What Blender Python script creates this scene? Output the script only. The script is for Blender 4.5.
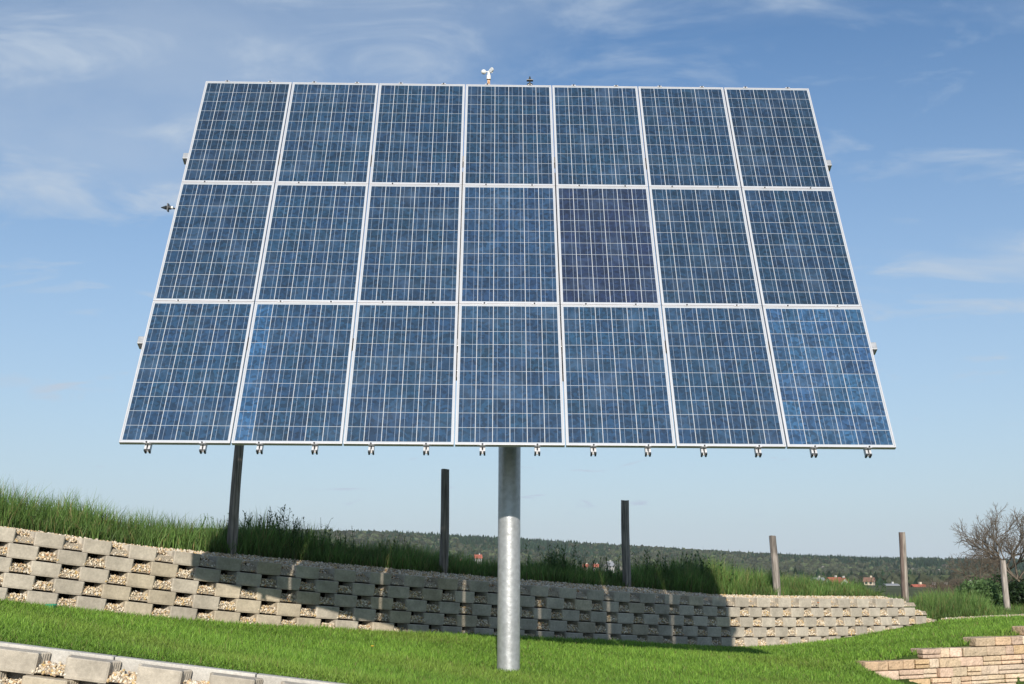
import bpy, math
import numpy as np
from mathutils import Vector, Matrix
R = math.radians
rng = np.random.default_rng(7)
for o in list(bpy.data.objects): bpy.data.objects.remove(o)
scene = bpy.context.scene
COL = scene.collection

# ------------------------------------------------------------------ camera, sky, sun, exposure
PITCH, ROLL, SUN_EL, SUN_AZ = R(11.0), R(0.27), R(24.1), R(1.05)
cam_d = bpy.data.cameras.new('camera'); cam = bpy.data.objects.new('camera', cam_d); COL.objects.link(cam)
cam_d.lens = 39.96; cam_d.sensor_width = 36; cam_d.clip_start = .1; cam_d.clip_end = 20000
cam.matrix_world = Matrix.Rotation(R(90)+PITCH, 4, 'X') @ Matrix.Rotation(ROLL, 4, 'Z')
scene.camera = cam

world = bpy.data.worlds.new('World'); scene.world = world; world.use_nodes = True
wn, wl = world.node_tree.nodes, world.node_tree.links
wn.clear()
wout = wn.new('ShaderNodeOutputWorld'); bg = wn.new('ShaderNodeBackground')
sky = wn.new('ShaderNodeTexSky'); sky.sky_type = 'NISHITA'; sky.sun_disc = False
sky.sun_elevation = SUN_EL; sky.sun_rotation = R(180)-SUN_AZ
sky.air_density = 1.15; sky.dust_density = 0.0; sky.ozone_density = 3.6; sky.altitude = 200
bg.inputs['Strength'].default_value = 0.101
# thin cirrus, laid out by direction on a high flat layer
tc = wn.new('ShaderNodeTexCoord'); sep = wn.new('ShaderNodeSeparateXYZ')
wl.new(tc.outputs['Generated'], sep.inputs[0])
def wmath(op, a, b=None, clamp=False):
    n = wn.new('ShaderNodeMath'); n.operation = op; n.use_clamp = clamp
    for i, v in enumerate((a, b)):
        if v is None: continue
        if isinstance(v, (int, float)): n.inputs[i].default_value = v
        else: wl.new(v, n.inputs[i])
    return n.outputs[0]
den = wmath('ADD', wmath('MAXIMUM', sep.outputs['Z'], 0.0), 0.16)
cx_ = wmath('DIVIDE', sep.outputs['X'], den); cy_ = wmath('DIVIDE', sep.outputs['Y'], den)
cmb = wn.new('ShaderNodeCombineXYZ'); wl.new(cx_, cmb.inputs[0]); wl.new(cy_, cmb.inputs[1])
def cloud(scale, stretch, rot, lo, hi, amt, seed, detail=9, dist=.7):
    mp = wn.new('ShaderNodeMapping'); wl.new(cmb.outputs[0], mp.inputs[0])
    mp.inputs['Rotation'].default_value = (0, 0, rot); mp.inputs['Scale'].default_value = stretch
    mp.inputs['Location'].default_value = (seed, seed*.37, 0)
    nz = wn.new('ShaderNodeTexNoise'); nz.inputs['Scale'].default_value = scale
    nz.inputs['Detail'].default_value = detail; nz.inputs['Roughness'].default_value = .58; nz.inputs['Distortion'].default_value = dist
    wl.new(mp.outputs[0], nz.inputs['Vector'])
    mr = wn.new('ShaderNodeMapRange'); mr.interpolation_type = 'SMOOTHSTEP'
    mr.inputs['From Min'].default_value = lo; mr.inputs['From Max'].default_value = hi; mr.inputs['To Max'].default_value = amt
    wl.new(nz.outputs['Fac'], mr.inputs['Value'])
    return mr.outputs[0]
c1 = cloud(1.0, (1, 1.5, 1), R(25), .30, .72, .55, 3.1, detail=6, dist=.4)
c2 = cloud(3.2, (1, 1.5, 1), R(-20), .46, .78, .65, 8.3, detail=8, dist=.7)
haze_low = wmath('MULTIPLY', wmath('POWER', wmath('SUBTRACT', 1.0, wmath('MULTIPLY', sep.outputs['Z'], 2.1, True), True), 1.4), .88)
cl = wmath('MAXIMUM', wmath('ADD', c1, c2, True), haze_low)
mixc = wn.new('ShaderNodeMix'); mixc.data_type = 'RGBA'
tn = wn.new('ShaderNodeMix'); tn.data_type = 'RGBA'; tn.blend_type = 'MULTIPLY'; tn.inputs[0].default_value = 1; tn.inputs[7].default_value = (.84, .975, 1.07, 1)
wl.new(sky.outputs[0], tn.inputs[6]); wl.new(cl, mixc.inputs['Factor']); wl.new(tn.outputs[2], mixc.inputs[6]); mixc.inputs[7].default_value = (4.75, 5.65, 6.8, 1)
wl.new(mixc.outputs[2], bg.inputs[0]); wl.new(bg.outputs[0], wout.inputs[0])

sun_d = bpy.data.lights.new('sun', 'SUN'); sun_d.energy = 4.9; sun_d.angle = R(.53); sun_d.color = (1, .93, .82)
sun = bpy.data.objects.new('sun', sun_d); COL.objects.link(sun)
SUN_DIR = Vector((-math.sin(SUN_AZ)*math.cos(SUN_EL), math.cos(SUN_AZ)*math.cos(SUN_EL), -math.sin(SUN_EL)))
sun.rotation_euler = SUN_DIR.to_track_quat('-Z', 'Y').to_euler(); sun.location = (0, -20, 15)
vs = scene.view_settings
vs.view_transform = 'Standard'; vs.look = 'None'; vs.gamma = 1; vs.use_curve_mapping = False; vs.exposure = 0.1
scene.cycles.max_bounces = 6; scene.cycles.transparent_max_bounces = 8

# ------------------------------------------------------------------ helpers
def setp(o, label=None, cat=None, group=None, kind=None):
    if label: o['label'] = label
    if cat: o['category'] = cat
    if group: o['group'] = group
    if kind: o['kind'] = kind
    return o
def empty(name, loc, label, cat, group=None):
    o = bpy.data.objects.new(name, None); COL.objects.link(o); o.location = loc; o.empty_display_size = .2
    return setp(o, label, cat, group)
def finish(name, me, mat, parent=None):
    if mat: me.materials.append(mat)
    o = bpy.data.objects.new(name, me); COL.objects.link(o)
    if parent:
        o.parent = parent
        off = Vector((0, 0, 0)); p = parent
        while p is not None: off += p.location; p = p.parent
        me.transform(Matrix.Translation(-off))          # geometry is written in world metres; parents are unrotated
    return o
def npmesh(name, V, F, mat=None, parent=None, tint=None, smooth=False, origin=None):
    """V (n,3), F (m,k) array; tint (n,3) point colours"""
    V = np.asarray(V, dtype=np.float32); F = np.asarray(F, dtype=np.int32)
    me = bpy.data.meshes.new(name); k = F.shape[1]
    me.vertices.add(len(V)); me.vertices.foreach_set('co', V.ravel())
    me.loops.add(F.size); me.loops.foreach_set('vertex_index', F.ravel())
    me.polygons.add(len(F)); me.polygons.foreach_set('loop_start', np.arange(0, F.size, k, dtype=np.int32))
    me.polygons.foreach_set('use_smooth', np.full(len(F), smooth))
    if tint is not None:
        a = me.color_attributes.new('tint', 'FLOAT_COLOR', 'POINT')
        c = np.ones((len(V), 4), np.float32); c[:, :3] = tint; a.data.foreach_set('color', c.ravel())
    me.update(calc_edges=True); me.validate()
    return finish(name, me, mat, parent)
class MB:
    """collects polygons, boxes and tubes into one mesh"""
    def __init__(s): s.v, s.f, s.c = [], [], []
    def poly(s, pts, faces, c=(1, 1, 1)):
        b = len(s.v); s.v += [tuple(p) for p in pts]; s.f += [tuple(b+i for i in f) for f in faces]; s.c += [c]*len(pts)
    def obox(s, o, ax, ay, az, c=(1, 1, 1)):
        """box centred at o with full-length axis vectors"""
        o, ax, ay, az = map(Vector, (o, ax, ay, az))
        P = [o+ax*(i-.5)+ay*(j-.5)+az*(k-.5) for k in (0, 1) for j in (0, 1) for i in (0, 1)]
        s.poly(P, [(0, 2, 3, 1), (4, 5, 7, 6), (0, 1, 5, 4), (2, 6, 7, 3), (0, 4, 6, 2), (1, 3, 7, 5)], c)
    def box(s, x0, x1, y0, y1, z0, z1, c=(1, 1, 1)):
        s.obox(((x0+x1)/2, (y0+y1)/2, (z0+z1)/2), (x1-x0, 0, 0), (0, y1-y0, 0), (0, 0, z1-z0), c)
    def tube(s, P, rad, n=12, cap=True, c=(1, 1, 1)):
        P = [Vector(p) for p in P]
        if not hasattr(rad, '__len__'): rad = [rad]*len(P)
        rings = []
        for i, p in enumerate(P):
            d = (P[min(i+1, len(P)-1)]-P[max(i-1, 0)]).normalized()
            up = Vector((0, 0, 1)) if abs(d.z) < .9 else Vector((0, 1, 0))
            a = d.cross(up).normalized(); b = a.cross(d)
            rings.append([p+(a*math.cos(t)+b*math.sin(t))*rad[i] for t in [2*math.pi*k/n for k in range(n)]])
        V = [v for r in rings for v in r]; F = []
        for i in range(len(P)-1):
            for k in range(n): F.append((i*n+k, i*n+(k+1) % n, (i+1)*n+(k+1) % n, (i+1)*n+k))
        if cap: F.append(tuple(range(n))[::-1]); F.append(tuple((len(P)-1)*n+k for k in range(n)))
        s.poly(V, F, c)
    def build(s, name, mat, parent=None, smooth=None, bevel=0):
        me = bpy.data.meshes.new(name); me.from_pydata(s.v, [], s.f)
        a = me.color_attributes.new('tint', 'FLOAT_COLOR', 'POINT')
        a.data.foreach_set('color', np.array([(*c, 1) for c in s.c], np.float32).ravel())
        import bmesh
        bm = bmesh.new(); bm.from_mesh(me); bmesh.ops.recalc_face_normals(bm, faces=bm.faces)
        if bevel: bmesh.ops.bevel(bm, geom=bm.edges[:], offset=bevel, segments=2, affect='EDGES', profile=.6)
        bm.to_mesh(me); bm.free()
        if smooth is not None:
            for p in me.polygons: p.use_smooth = True
            try: me.set_sharp_from_angle(angle=R(smooth))
            except Exception: pass
        return finish(name, me, mat, parent)

# ------------------------------------------------------------------ materials
def mat(name, base=(.5, .5, .5), rough=.7, metal=0., noise=None, bump=None, tint=False, spec=.5, coat=0, extra=None):
    """noise=[(scale, amount, detail)], multiplies the colour; bump=[(scale, strength, dist)]"""
    m = bpy.data.materials.new(name); m.use_nodes = True
    n, l = m.node_tree.nodes, m.node_tree.links
    b = n['Principled BSDF']; b.inputs['Roughness'].default_value = rough; b.inputs['Metallic'].default_value = metal
    b.inputs['Specular IOR Level'].default_value = spec; b.inputs['Coat Weight'].default_value = coat
    b.inputs['Coat Roughness'].default_value = .06
    t = n.new('ShaderNodeTexCoord')
    rgb = n.new('ShaderNodeRGB'); rgb.outputs[0].default_value = (*base, 1); cur = rgb.outputs[0]
    def mul(a, bb, f=1.0):
        x = n.new('ShaderNodeMix'); x.data_type = 'RGBA'; x.blend_type = 'MULTIPLY'; x.inputs[0].default_value = f
        l.new(a, x.inputs[6]); l.new(bb, x.inputs[7]); return x.outputs[2]
    if tint:
        a = n.new('ShaderNodeVertexColor'); a.layer_name = 'tint'; cur = mul(cur, a.outputs[0])
    for sc, amt, det in (noise or []):
        z = n.new('ShaderNodeTexNoise'); z.inputs['Scale'].default_value = sc; z.inputs['Detail'].default_value = det
        l.new(t.outputs['Object'], z.inputs['Vector'])
        r = n.new('ShaderNodeMapRange'); r.inputs['From Min'].default_value = .3; r.inputs['From Max'].default_value = .7
        r.inputs['To Min'].default_value = 1-amt; r.inputs['To Max'].default_value = 1+amt*.6
        l.new(z.outputs['Fac'], r.inputs['Value']); cur = mul(cur, r.outputs[0])
    l.new(cur, b.inputs['Base Color'])
    prev = None
    for sc, st, di in (bump or []):
        z = n.new('ShaderNodeTexNoise'); z.inputs['Scale'].default_value = sc; z.inputs['Detail'].default_value = 6
        l.new(t.outputs['Object'], z.inputs['Vector'])
        bp = n.new('ShaderNodeBump'); bp.inputs['Strength'].default_value = st; bp.inputs['Distance'].default_value = di
        l.new(z.outputs['Fac'], bp.inputs['Height'])
        if prev: l.new(prev, bp.inputs['Normal'])
        prev = bp.outputs[0]
    if prev: l.new(prev, b.inputs['Normal'])
    if extra: extra(m, n, l, b, cur)
    return m
def leafy(translucency):
    def f(m, n, l, b, cur):
        tr = n.new('ShaderNodeBsdfTranslucent'); l.new(cur, tr.inputs[0])
        mx = n.new('ShaderNodeMixShader'); mx.inputs[0].default_value = translucency
        l.new(b.outputs[0], mx.inputs[1]); l.new(tr.outputs[0], mx.inputs[2]); l.new(mx.outputs[0], n['Material Output'].inputs[0])
    return f
M = {}
M['alu'] = mat('anodised_aluminium', (.56, .555, .57), .42, .25, noise=[(9, .06, 3)])
M['rail'] = mat('mill_aluminium', (.58, .58, .60), .5, .35, noise=[(14, .15, 3)])
M['backsheet'] = mat('white_backsheet', (.45, .48, .52), .5, coat=.2)
M['steel_dark'] = mat('dark_bolt_steel', (.05, .05, .055), .5, .6)
M['galv'] = mat('galvanised_steel', (.50, .51, .52), .42, .55, noise=[(3, .10, 5), (22, .16, 3)], bump=[(30, .25, .01)])
M['white_plastic'] = mat('white_plastic', (.75, .75, .73), .4)
M['black_plastic'] = mat('black_plastic', (.03, .035, .04), .45)
M['brass'] = mat('orange_bracket', (.45, .24, .10), .5)
M['concrete'] = mat('cast_concrete_block', (1, 1, 1), .92, tint=True, noise=[(2.3, .20, 6), (9, .16, 6), (38, .14, 5), (260, .14, 2)], bump=[(160, .35, .004), (25, .25, .008)], spec=.25)
M['kerb'] = mat('kerb_concrete', (.50, .475, .43), .9, noise=[(4, .16, 5), (60, .16, 4)], bump=[(120, .35, .004)], spec=.25)
M['pebble'] = mat('pebble_stone', (1, 1, 1), .75, tint=True, noise=[(70, .12, 2)])
M['gravelbed'] = mat('gravel_bed', (.40, .34, .26), .9, noise=[(90, .5, 3), (300, .4, 2)], bump=[(120, .8, .01)], spec=.2)
M['sandstone'] = mat('sandstone', (1, 1, 1), .9, tint=True, noise=[(7, .16, 5), (45, .16, 4)], bump=[(9, .9, .05), (40, .8, .02)], spec=.2)
M['soil'] = mat('soil', (.15, .12, .075), .95, noise=[(6, .3, 5), (60, .3, 3)], bump=[(30, .6, .02)], spec=.15)
M['turf'] = mat('turf_soil', (.045, .075, .018), .95, noise=[(1.2, .25, 4), (30, .35, 4)], bump=[(40, .6, .02)], spec=.1)
M['meadow'] = mat('meadow', (.085, .095, .042), .95, noise=[(.02, .3, 4), (.3, .25, 5)], spec=.1)
M['grass'] = mat('grass_blade', (1, 1, 1), .55, tint=True, spec=.35, extra=leafy(.38))
M['forest'] = mat('forest_crown', (1, 1, 1), .9, tint=True, noise=[(.35, .35, 4)], spec=.1)
M['bark'] = mat('grey_brown_bark', (.15, .122, .092), .9, noise=[(6, .25, 4)], spec=.15)
M['bark_light'] = mat('pale_bark', (.32, .25, .16), .9, noise=[(6, .25, 4)], spec=.15)
M['wood'] = mat('weathered_wood', (1, 1, 1), .9, tint=True, spec=.2)
n_, l_ = M['wood'].node_tree.nodes, M['wood'].node_tree.links      # long grain and cracks
t_ = n_.new('ShaderNodeTexCoord'); mp_ = n_.new('ShaderNodeMapping'); mp_.inputs['Scale'].default_value = (1, 1, .06)
l_.new(t_.outputs['Object'], mp_.inputs[0]); z_ = n_.new('ShaderNodeTexNoise'); z_.inputs['Scale'].default_value = 55; z_.inputs['Detail'].default_value = 6
l_.new(mp_.outputs[0], z_.inputs['Vector']); r_ = n_.new('ShaderNodeMapRange'); r_.inputs['From Min'].default_value = .35; r_.inputs['From Max'].default_value = .65
r_.inputs['To Min'].default_value = .45; r_.inputs['To Max'].default_value = 1.25; l_.new(z_.outputs['Fac'], r_.inputs['Value'])
b_ = n_['Principled BSDF']; src = b_.inputs['Base Color'].links[0].from_socket
x_ = n_.new('ShaderNodeMix'); x_.data_type = 'RGBA'; x_.blend_type = 'MULTIPLY'; x_.inputs[0].default_value = 1
l_.new(src, x_.inputs[6]); l_.new(r_.outputs[0], x_.inputs[7]); l_.new(x_.outputs[2], b_.inputs['Base Color'])
bp_ = n_.new('ShaderNodeBump'); bp_.inputs['Strength'].default_value = .8; bp_.inputs['Distance'].default_value = .01
l_.new(z_.outputs['Fac'], bp_.inputs['Height']); l_.new(bp_.outputs[0], b_.inputs['Normal'])
M['plaster'] = mat('house_plaster', (.46, .45, .43), .9)
M['plaster_beige'] = mat('house_plaster_beige', (.55, .47, .36), .9)
M['tile_red'] = mat('red_roof_tile', (.36, .10, .06), .85, noise=[(.6, .2, 3)])
M['tile_brown'] = mat('brown_roof_tile', (.22, .12, .08), .85, noise=[(.6, .2, 3)])
M['tile_grey'] = mat('grey_roof_tile', (.25, .26, .28), .8)
M['glass_dark'] = mat('window_glass', (.04, .05, .06), .1)
M['green_plastic'] = mat('green_plastic', (.03, .26, .15), .4)
M['petal'] = mat('dandelion_petal', (.75, .45, .03), .6)
M['orange_petal'] = mat('orange_petal', (.75, .16, .02), .6)

# polycrystalline cells: per-cell tint, crystal flakes, two silver busbars, glass coat
def cell_mat():
    m = bpy.data.materials.new('polycrystalline_cell'); m.use_nodes = True
    n, l = m.node_tree.nodes, m.node_tree.links; b = n['Principled BSDF']
    b.inputs['Roughness'].default_value = .35; b.inputs['Coat Weight'].default_value = .8; b.inputs['Coat Roughness'].default_value = .05
    vc = n.new('ShaderNodeVertexColor'); vc.layer_name = 'tint'
    t = n.new('ShaderNodeTexCoord'); uv = n.new('ShaderNodeSeparateXYZ'); l.new(t.outputs['UV'], uv.inputs[0])
    vo = n.new('ShaderNodeTexVoronoi'); vo.inputs['Scale'].default_value = 34; l.new(t.outputs['Object'], vo.inputs['Vector'])
    sp = n.new('ShaderNodeSeparateColor'); l.new(vo.outputs['Color'], sp.inputs[0])
    def mr(src, a, bb, lo, hi):
        r = n.new('ShaderNodeMapRange'); r.inputs['From Min'].default_value = a; r.inputs['From Max'].default_value = bb
        r.inputs['To Min'].default_value = lo; r.inputs['To Max'].default_value = hi; l.new(src, r.inputs['Value']); return r.outputs[0]
    def mix(bt, f, a, bb):
        x = n.new('ShaderNodeMix'); x.data_type = 'RGBA'; x.blend_type = bt
        (l.new(f, x.inputs[0]) if hasattr(f, 'links') else setattr(x.inputs[0], 'default_value', f))
        l.new(a, x.inputs[6]); (l.new(bb, x.inputs[7]) if hasattr(bb, 'links') else setattr(x.inputs[7], 'default_value', bb)); return x.outputs[2]
    fl = mr(sp.outputs[0], 0, 1, .62, 1.5)
    c = mix('MULTIPLY', 1.0, vc.outputs[0], fl)
    nz = n.new('ShaderNodeTexNoise'); nz.inputs['Scale'].default_value = 3.2; nz.inputs['Detail'].default_value = 8; l.new(t.outputs['Object'], nz.inputs['Vector'])
    dust = mr(nz.outputs['Fac'], .5, .8, 0, .25); c = mix('MIX', dust, c, (.12, .19, .30, 1))
    tri = n.new('ShaderNodeMath'); tri.operation = 'SUBTRACT'; l.new(uv.outputs[0], tri.inputs[0]); tri.inputs[1].default_value = .5
    ab = n.new('ShaderNodeMath'); ab.operation = 'ABSOLUTE'; l.new(tri.outputs[0], ab.inputs[0])
    s2 = n.new('ShaderNodeMath'); s2.operation = 'SUBTRACT'; l.new(ab.outputs[0], s2.inputs[0]); s2.inputs[1].default_value = .25
    a2 = n.new('ShaderNodeMath'); a2.operation = 'ABSOLUTE'; l.new(s2.outputs[0], a2.inputs[0])
    lt = n.new('ShaderNodeMath'); lt.operation = 'LESS_THAN'; l.new(a2.outputs[0], lt.inputs[0]); lt.inputs[1].default_value = .0085
    c = mix('MIX', lt.outputs[0], c, (.27, .33, .42, 1))
    l.new(c, b.inputs['Base Color'])
    return m
M['cell'] = cell_mat()

# ------------------------------------------------------------------ lie of the land
TW = np.array([1, .72]); TW = TW/np.linalg.norm(TW)           # both block walls run this way in plan
XE_ = 7.1
OUT = np.array([TW[1], -TW[0]])                                # towards the camera side
A0 = 15.50                                                     # main wall: Y = A0 + .72 X at mid height
F0, FS = 8.22, .03                                                     # front wall
ZX = [-12, -9, -7, -5.2, -4.8, -3.5, -2.5, -.29, 1.5, 3.44, 5.17, 6.9, 9]
ZZ = [1.2, .88, .60, .35, .29, .09, -.035, -.235, -.385, -.505, -.555, -.59, -.61]
def smooth_interp(x, X, Z):
    x = np.asarray(x, float); acc = 0
    for d, w in ((-.6, .25), (0, .5), (.6, .25)): acc = acc+w*np.interp(x+d, X, Z)
    return acc
def ztop(x): return smooth_interp(x, ZX, ZZ)
def zfront(x): return smooth_interp(x, [-8, -3.8, -2.45, -1.2, 0, 1.5, 3.5], [-.05, -.550, -.708, -.855, -.99, -1.12, -1.25])
CP = np.array([(-8.5, 9.2, .10), (-6.5, 10.7, -.2), (-5.17, 11.55, -.385), (-4.78, 11.8, -.455), (-3.47, 12.8, -.65), (-2.48, 13.5, -.745), (-.29, 15.0, -.935), (1.5, 16.3, -1.10),
    (3.4, 17.6, -1.26), (5.1, 18.85, -1.235), (6.85, 20.1, -1.07), (7.5, 20.8, -1.01), (9.9, 22.3, -.97), (12, 24, -.95),
    (-.02, 11.75, -1.065), (3.2, 14.84, -1.18), (-7.8, 8.4, -.07), (-6, 8.45, -.30), (-3.8, 8.52, -.555), (-2.45, 8.56, -.713), (-1.2, 8.6, -.86), (-1.2, 9.6, -.92),
    (0, 8.62, -.995), (1.5, 8.66, -1.125), (3, 8.7, -1.23), (6, 9, -1.4), (1.2, 10.8, -1.12), (4.5, 14.75, -1.215), (5.4, 15.1, -1.09), (6.3, 15.4, -.975), (7.2, 15.7, -.875), (9, 16.2, -.78), (4.0, 13.2, -1.30), (2.6, 12.4, -1.20)], float)
def tps_fit(C):
    d = np.linalg.norm(C[:, None, :2]-C[None, :, :2], axis=2); K = np.where(d > 0, d*d*np.log(d+1e-9), 0)+np.eye(len(C))*.004
    P = np.c_[np.ones(len(C)), C[:, :2]]; A = np.block([[K, P], [P.T, np.zeros((3, 3))]])
    return np.linalg.solve(A, np.r_[C[:, 2], 0, 0, 0])
TP = tps_fit(CP)
def stoneY(x): return 14.62+.40*(np.asarray(x)-4.4)
def lawn_z(x, y):
    x, y = np.broadcast_arrays(np.asarray(x, float), np.asarray(y, float)); sh = x.shape; x = x.ravel(); y = y.ravel()
    z = np.empty(len(x))
    for i in range(0, len(x), 60000):
        xx, yy = x[i:i+60000], y[i:i+60000]
        d = np.sqrt((xx[:, None]-CP[None, :, 0])**2+(yy[:, None]-CP[None, :, 1])**2)
        z[i:i+60000] = (d*d*np.log(d+1e-9))@TP[:len(CP)]+TP[-3]+TP[-2]*xx+TP[-1]*yy
    f = np.clip((stoneY(x)+.06-y)/.09, 0, 1)                   # the ground drops away in front of the sandstone wall
    z -= f*np.clip((x-4.25)*.36+.10*(x > 4.3), 0, 1.2)
    return np.maximum(z, -1.9).reshape(sh)
HT_U = [(-40, .030), (-20, .0255), (-14, .0245), (-9, .0245), (-4, .0232), (-1.5, .0215), (4, .0172), (9, .0132), (14, .0092), (18, .0062), (22, .0052), (26, .005), (40, .004)]
def ground_z(x, y):
    x, y = np.asarray(x, float), np.asarray(y, float); r = np.hypot(x, y); az = np.degrees(np.arctan2(x, y))
    v = np.interp(r, [0, 24, 60, 100, 300, 600, 800], [-1.95, -1.95, -2.3, -2.8, -5.8, -10.8, -12.5])
    top = np.interp(az, [a for a, _ in HT_U], [h for _, h in HT_U])*1550-7.5
    left = np.clip((2-az)/8, 0, 1)
    t = np.clip((r-(800-150*left))/750, 0, 1); t = t*t*(3-2*t)
    return np.where(y > 0, v+(top-v)*t, v)+np.where(r > 350, np.sin(x*.011+1)*np.cos(y*.013)*1.6, 0)
XE = 7.10                                                      # right end of the main wall's top course
def bank_z(x, d):
    """x = plan X of the foot point on the wall line, d = metres behind the face"""
    x, d = np.broadcast_arrays(np.asarray(x, float), np.asarray(d, float))
    e = np.clip((x-XE-.12)/1.3, 0, 1)
    z = (ztop(x)-.045)*(1-e)+(-1.0)*e
    z = z+np.clip((d-.28)/.38, 0, 1)*(.055+.050*np.clip((x+3.9)/1.2, 0, 1)*np.clip((3.6-x)/1.2, 0, 1))*(1-e)
    X = x-OUT[0]*d; Y = (A0+.72*x)-OUT[1]*d; near = (x > XE+.05) & (d < 1.6)
    if np.any(near):                                           # past the wall's end the bank melts into the lawn
        w = np.clip((d+.05)/1.4, 0, 1); w = w*w*(3-2*w); lz = np.where(near, lawn_z(np.where(near, X, 8.), np.where(near, Y, 20.)), 0)
        z = np.where(near, (lz-.012)*(1-w)+z*w, z)
    X = x-OUT[0]*d; Y = (A0+.72*x)-OUT[1]*d
    g = np.where(d > 10, ground_z(X, Y), -1.95)
    t = np.clip((d-2.2)/14, 0, 1); t = t*t*(3-2*t)
    return z*(1-t)+(g-.12)*t

# far ground: one sheet out past the hill, graded in radius
rr = np.r_[0, np.geomspace(6, 400, 46), np.linspace(420, 1700, 60), 1950, 2350]
aa = np.radians(np.r_[np.linspace(-180, -40, 30)[:-1], np.linspace(-40, 40, 121), np.linspace(40, 180, 30)[1:]])
Rg, Ag = np.meshgrid(rr, aa, indexing='ij'); GX, GY = Rg*np.sin(Ag), Rg*np.cos(Ag)
GV = np.c_[GX.ravel(), GY.ravel(), ground_z(GX, GY).ravel()]
def gridfaces(a, b):
    i, j = np.meshgrid(np.arange(a-1), np.arange(b-1), indexing='ij'); q = (i*b+j).ravel()
    return np.c_[q, q+b, q+b+1, q+1]
setp(npmesh('ground', GV, gridfaces(len(rr), len(aa)), M['meadow'], smooth=True), kind='structure')
# lawn sheet
xs = np.arange(-9, 14.01, .12); ts = np.linspace(0, 1, 90)
def lawn_front(x): return F0+.242+FS*x
XX, TT = np.meshgrid(xs, ts, indexing='ij'); y0 = lawn_front(XX); y1 = A0+.12+.72*XX+1.0*np.clip((XX-XE_+.5)/.4, 0, 1); YY = y0+(y1-y0)*TT
setp(npmesh('lawn_soil', np.c_[XX.ravel(), YY.ravel(), lawn_z(XX, YY).ravel()], gridfaces(len(xs), len(ts)), M['turf'], smooth=True), kind='structure')
# bank behind the wall
xs = np.r_[np.arange(-16, 12, .2), np.arange(12, 40, 1.)]; ds = np.r_[.27, .31, .4, .55, np.arange(.75, 4, .25), np.arange(4, 18.5, .8)]
XX, DD = np.meshgrid(xs, ds, indexing='ij')
DD = DD-.45*np.clip((XX-XE-.25)/.5, 0, 1)*np.clip(2-DD, 0, 1)
BV = np.c_[(XX-OUT[0]*DD).ravel(), (A0+.72*XX-OUT[1]*DD).ravel(), bank_z(XX, DD).ravel()]
setp(npmesh('bank_soil', BV, gridfaces(len(xs), len(ds)), M['soil'], smooth=True), kind='structure')

# ------------------------------------------------------------------ block retaining walls
P_, W_, H_, DEP = .4975, .308, .150, .22
ICO = None
def ico(sub=1):
    import bmesh
    bm = bmesh.new(); bmesh.ops.create_icosphere(bm, subdivisions=sub, radius=1)
    V = np.array([v.co[:] for v in bm.verts]); F = np.array([[v.index for v in f.verts] for f in bm.faces]); bm.free(); return V, F
PEB_COL = np.array([(.62, .54, .42), (.72, .66, .56), (.55, .42, .27), (.42, .33, .24), (.60, .45, .22), (.78, .74, .68), (.35, .31, .27), (.66, .52, .36), (.50, .28, .15)])
def pebbles(C, size, name, parent=None, sub=1):
    IV, IF = ico(sub); n = len(C); nv = len(IV)
    s = rng.uniform(.6, 1.25, (n, 1, 1))*size*np.array([1.15, .9, .7])*rng.uniform(.75, 1.25, (n, 1, 3))
    q = rng.normal(size=(n, 4)); q /= np.linalg.norm(q, axis=1)[:, None]; w, x, y, z = q.T
    Rm = np.stack([1-2*(y*y+z*z), 2*(x*y-z*w), 2*(x*z+y*w), 2*(x*y+z*w), 1-2*(x*x+z*z), 2*(y*z-x*w), 2*(x*z-y*w), 2*(y*z+x*w), 1-2*(x*x+y*y)], 1).reshape(n, 3, 3)
    V = (IV[None]*s*(1+rng.normal(0, .07, (n, nv, 1))))@Rm.transpose(0, 2, 1)+C[:, None]
    F = (IF[None]+(np.arange(n)*nv)[:, None, None]).reshape(-1, 3)
    c = np.array([1.0, .95, .86])*.97*PEB_COL[rng.choice(len(PEB_COL), n, p=[.2, .2, .11, .08, .1, .16, .05, .08, .02])]*rng.uniform(.8, 1.12, (n, 1))
    return npmesh(name, V.reshape(-1, 3), F, M['pebble'], parent, tint=np.repeat(c, nv, axis=0), smooth=True)
# plan outline of one planting block: straight cheeks, then toothed wings that flare towards the back
def block_outline():
    h = W_/2; pts = [(-h+.012, 0), (h-.012, 0), (h, .012), (h-.004, .07)]
    xw = h-.004
    for i in range(4):
        y = .095+i*.029; pts += [(xw+.002+i*.009, y), (xw+.011+i*.009, y+.014), (xw-.001+i*.009, y+.020)]
    pts += [(h+.032, DEP)]
    left = [(-x, y) for x, y in pts[2:]][::-1]
    return pts+left
OUTL = block_outline()
def add_block(mb, c, t, out, up, col, hh=H_-.006, dsc=1.):
    """c = centre of the foot of the front face"""
    V = []; n = len(OUTL); ch = .007
    rows = [(0, .010), (.12, .004), (1-ch/hh, 0), (1, ch)]
    for f, ins in rows:
        for x, y in OUTL:
            xx = x*(1-ins/.16); yy = y+(ins if y < .01 else 0)
            V.append(c+t*xx-out*yy*dsc+up*(hh*f))
    F = [tuple(range(n))[::-1]]
    for r in range(len(rows)-1):
        for k in range(n): F.append((r*n+k, r*n+(k+1) % n, (r+1)*n+(k+1) % n, (r+1)*n+k))
    F.append(tuple((len(rows)-1)*n+k for k in range(n)))
    mb.poly(V, F, col)
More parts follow.
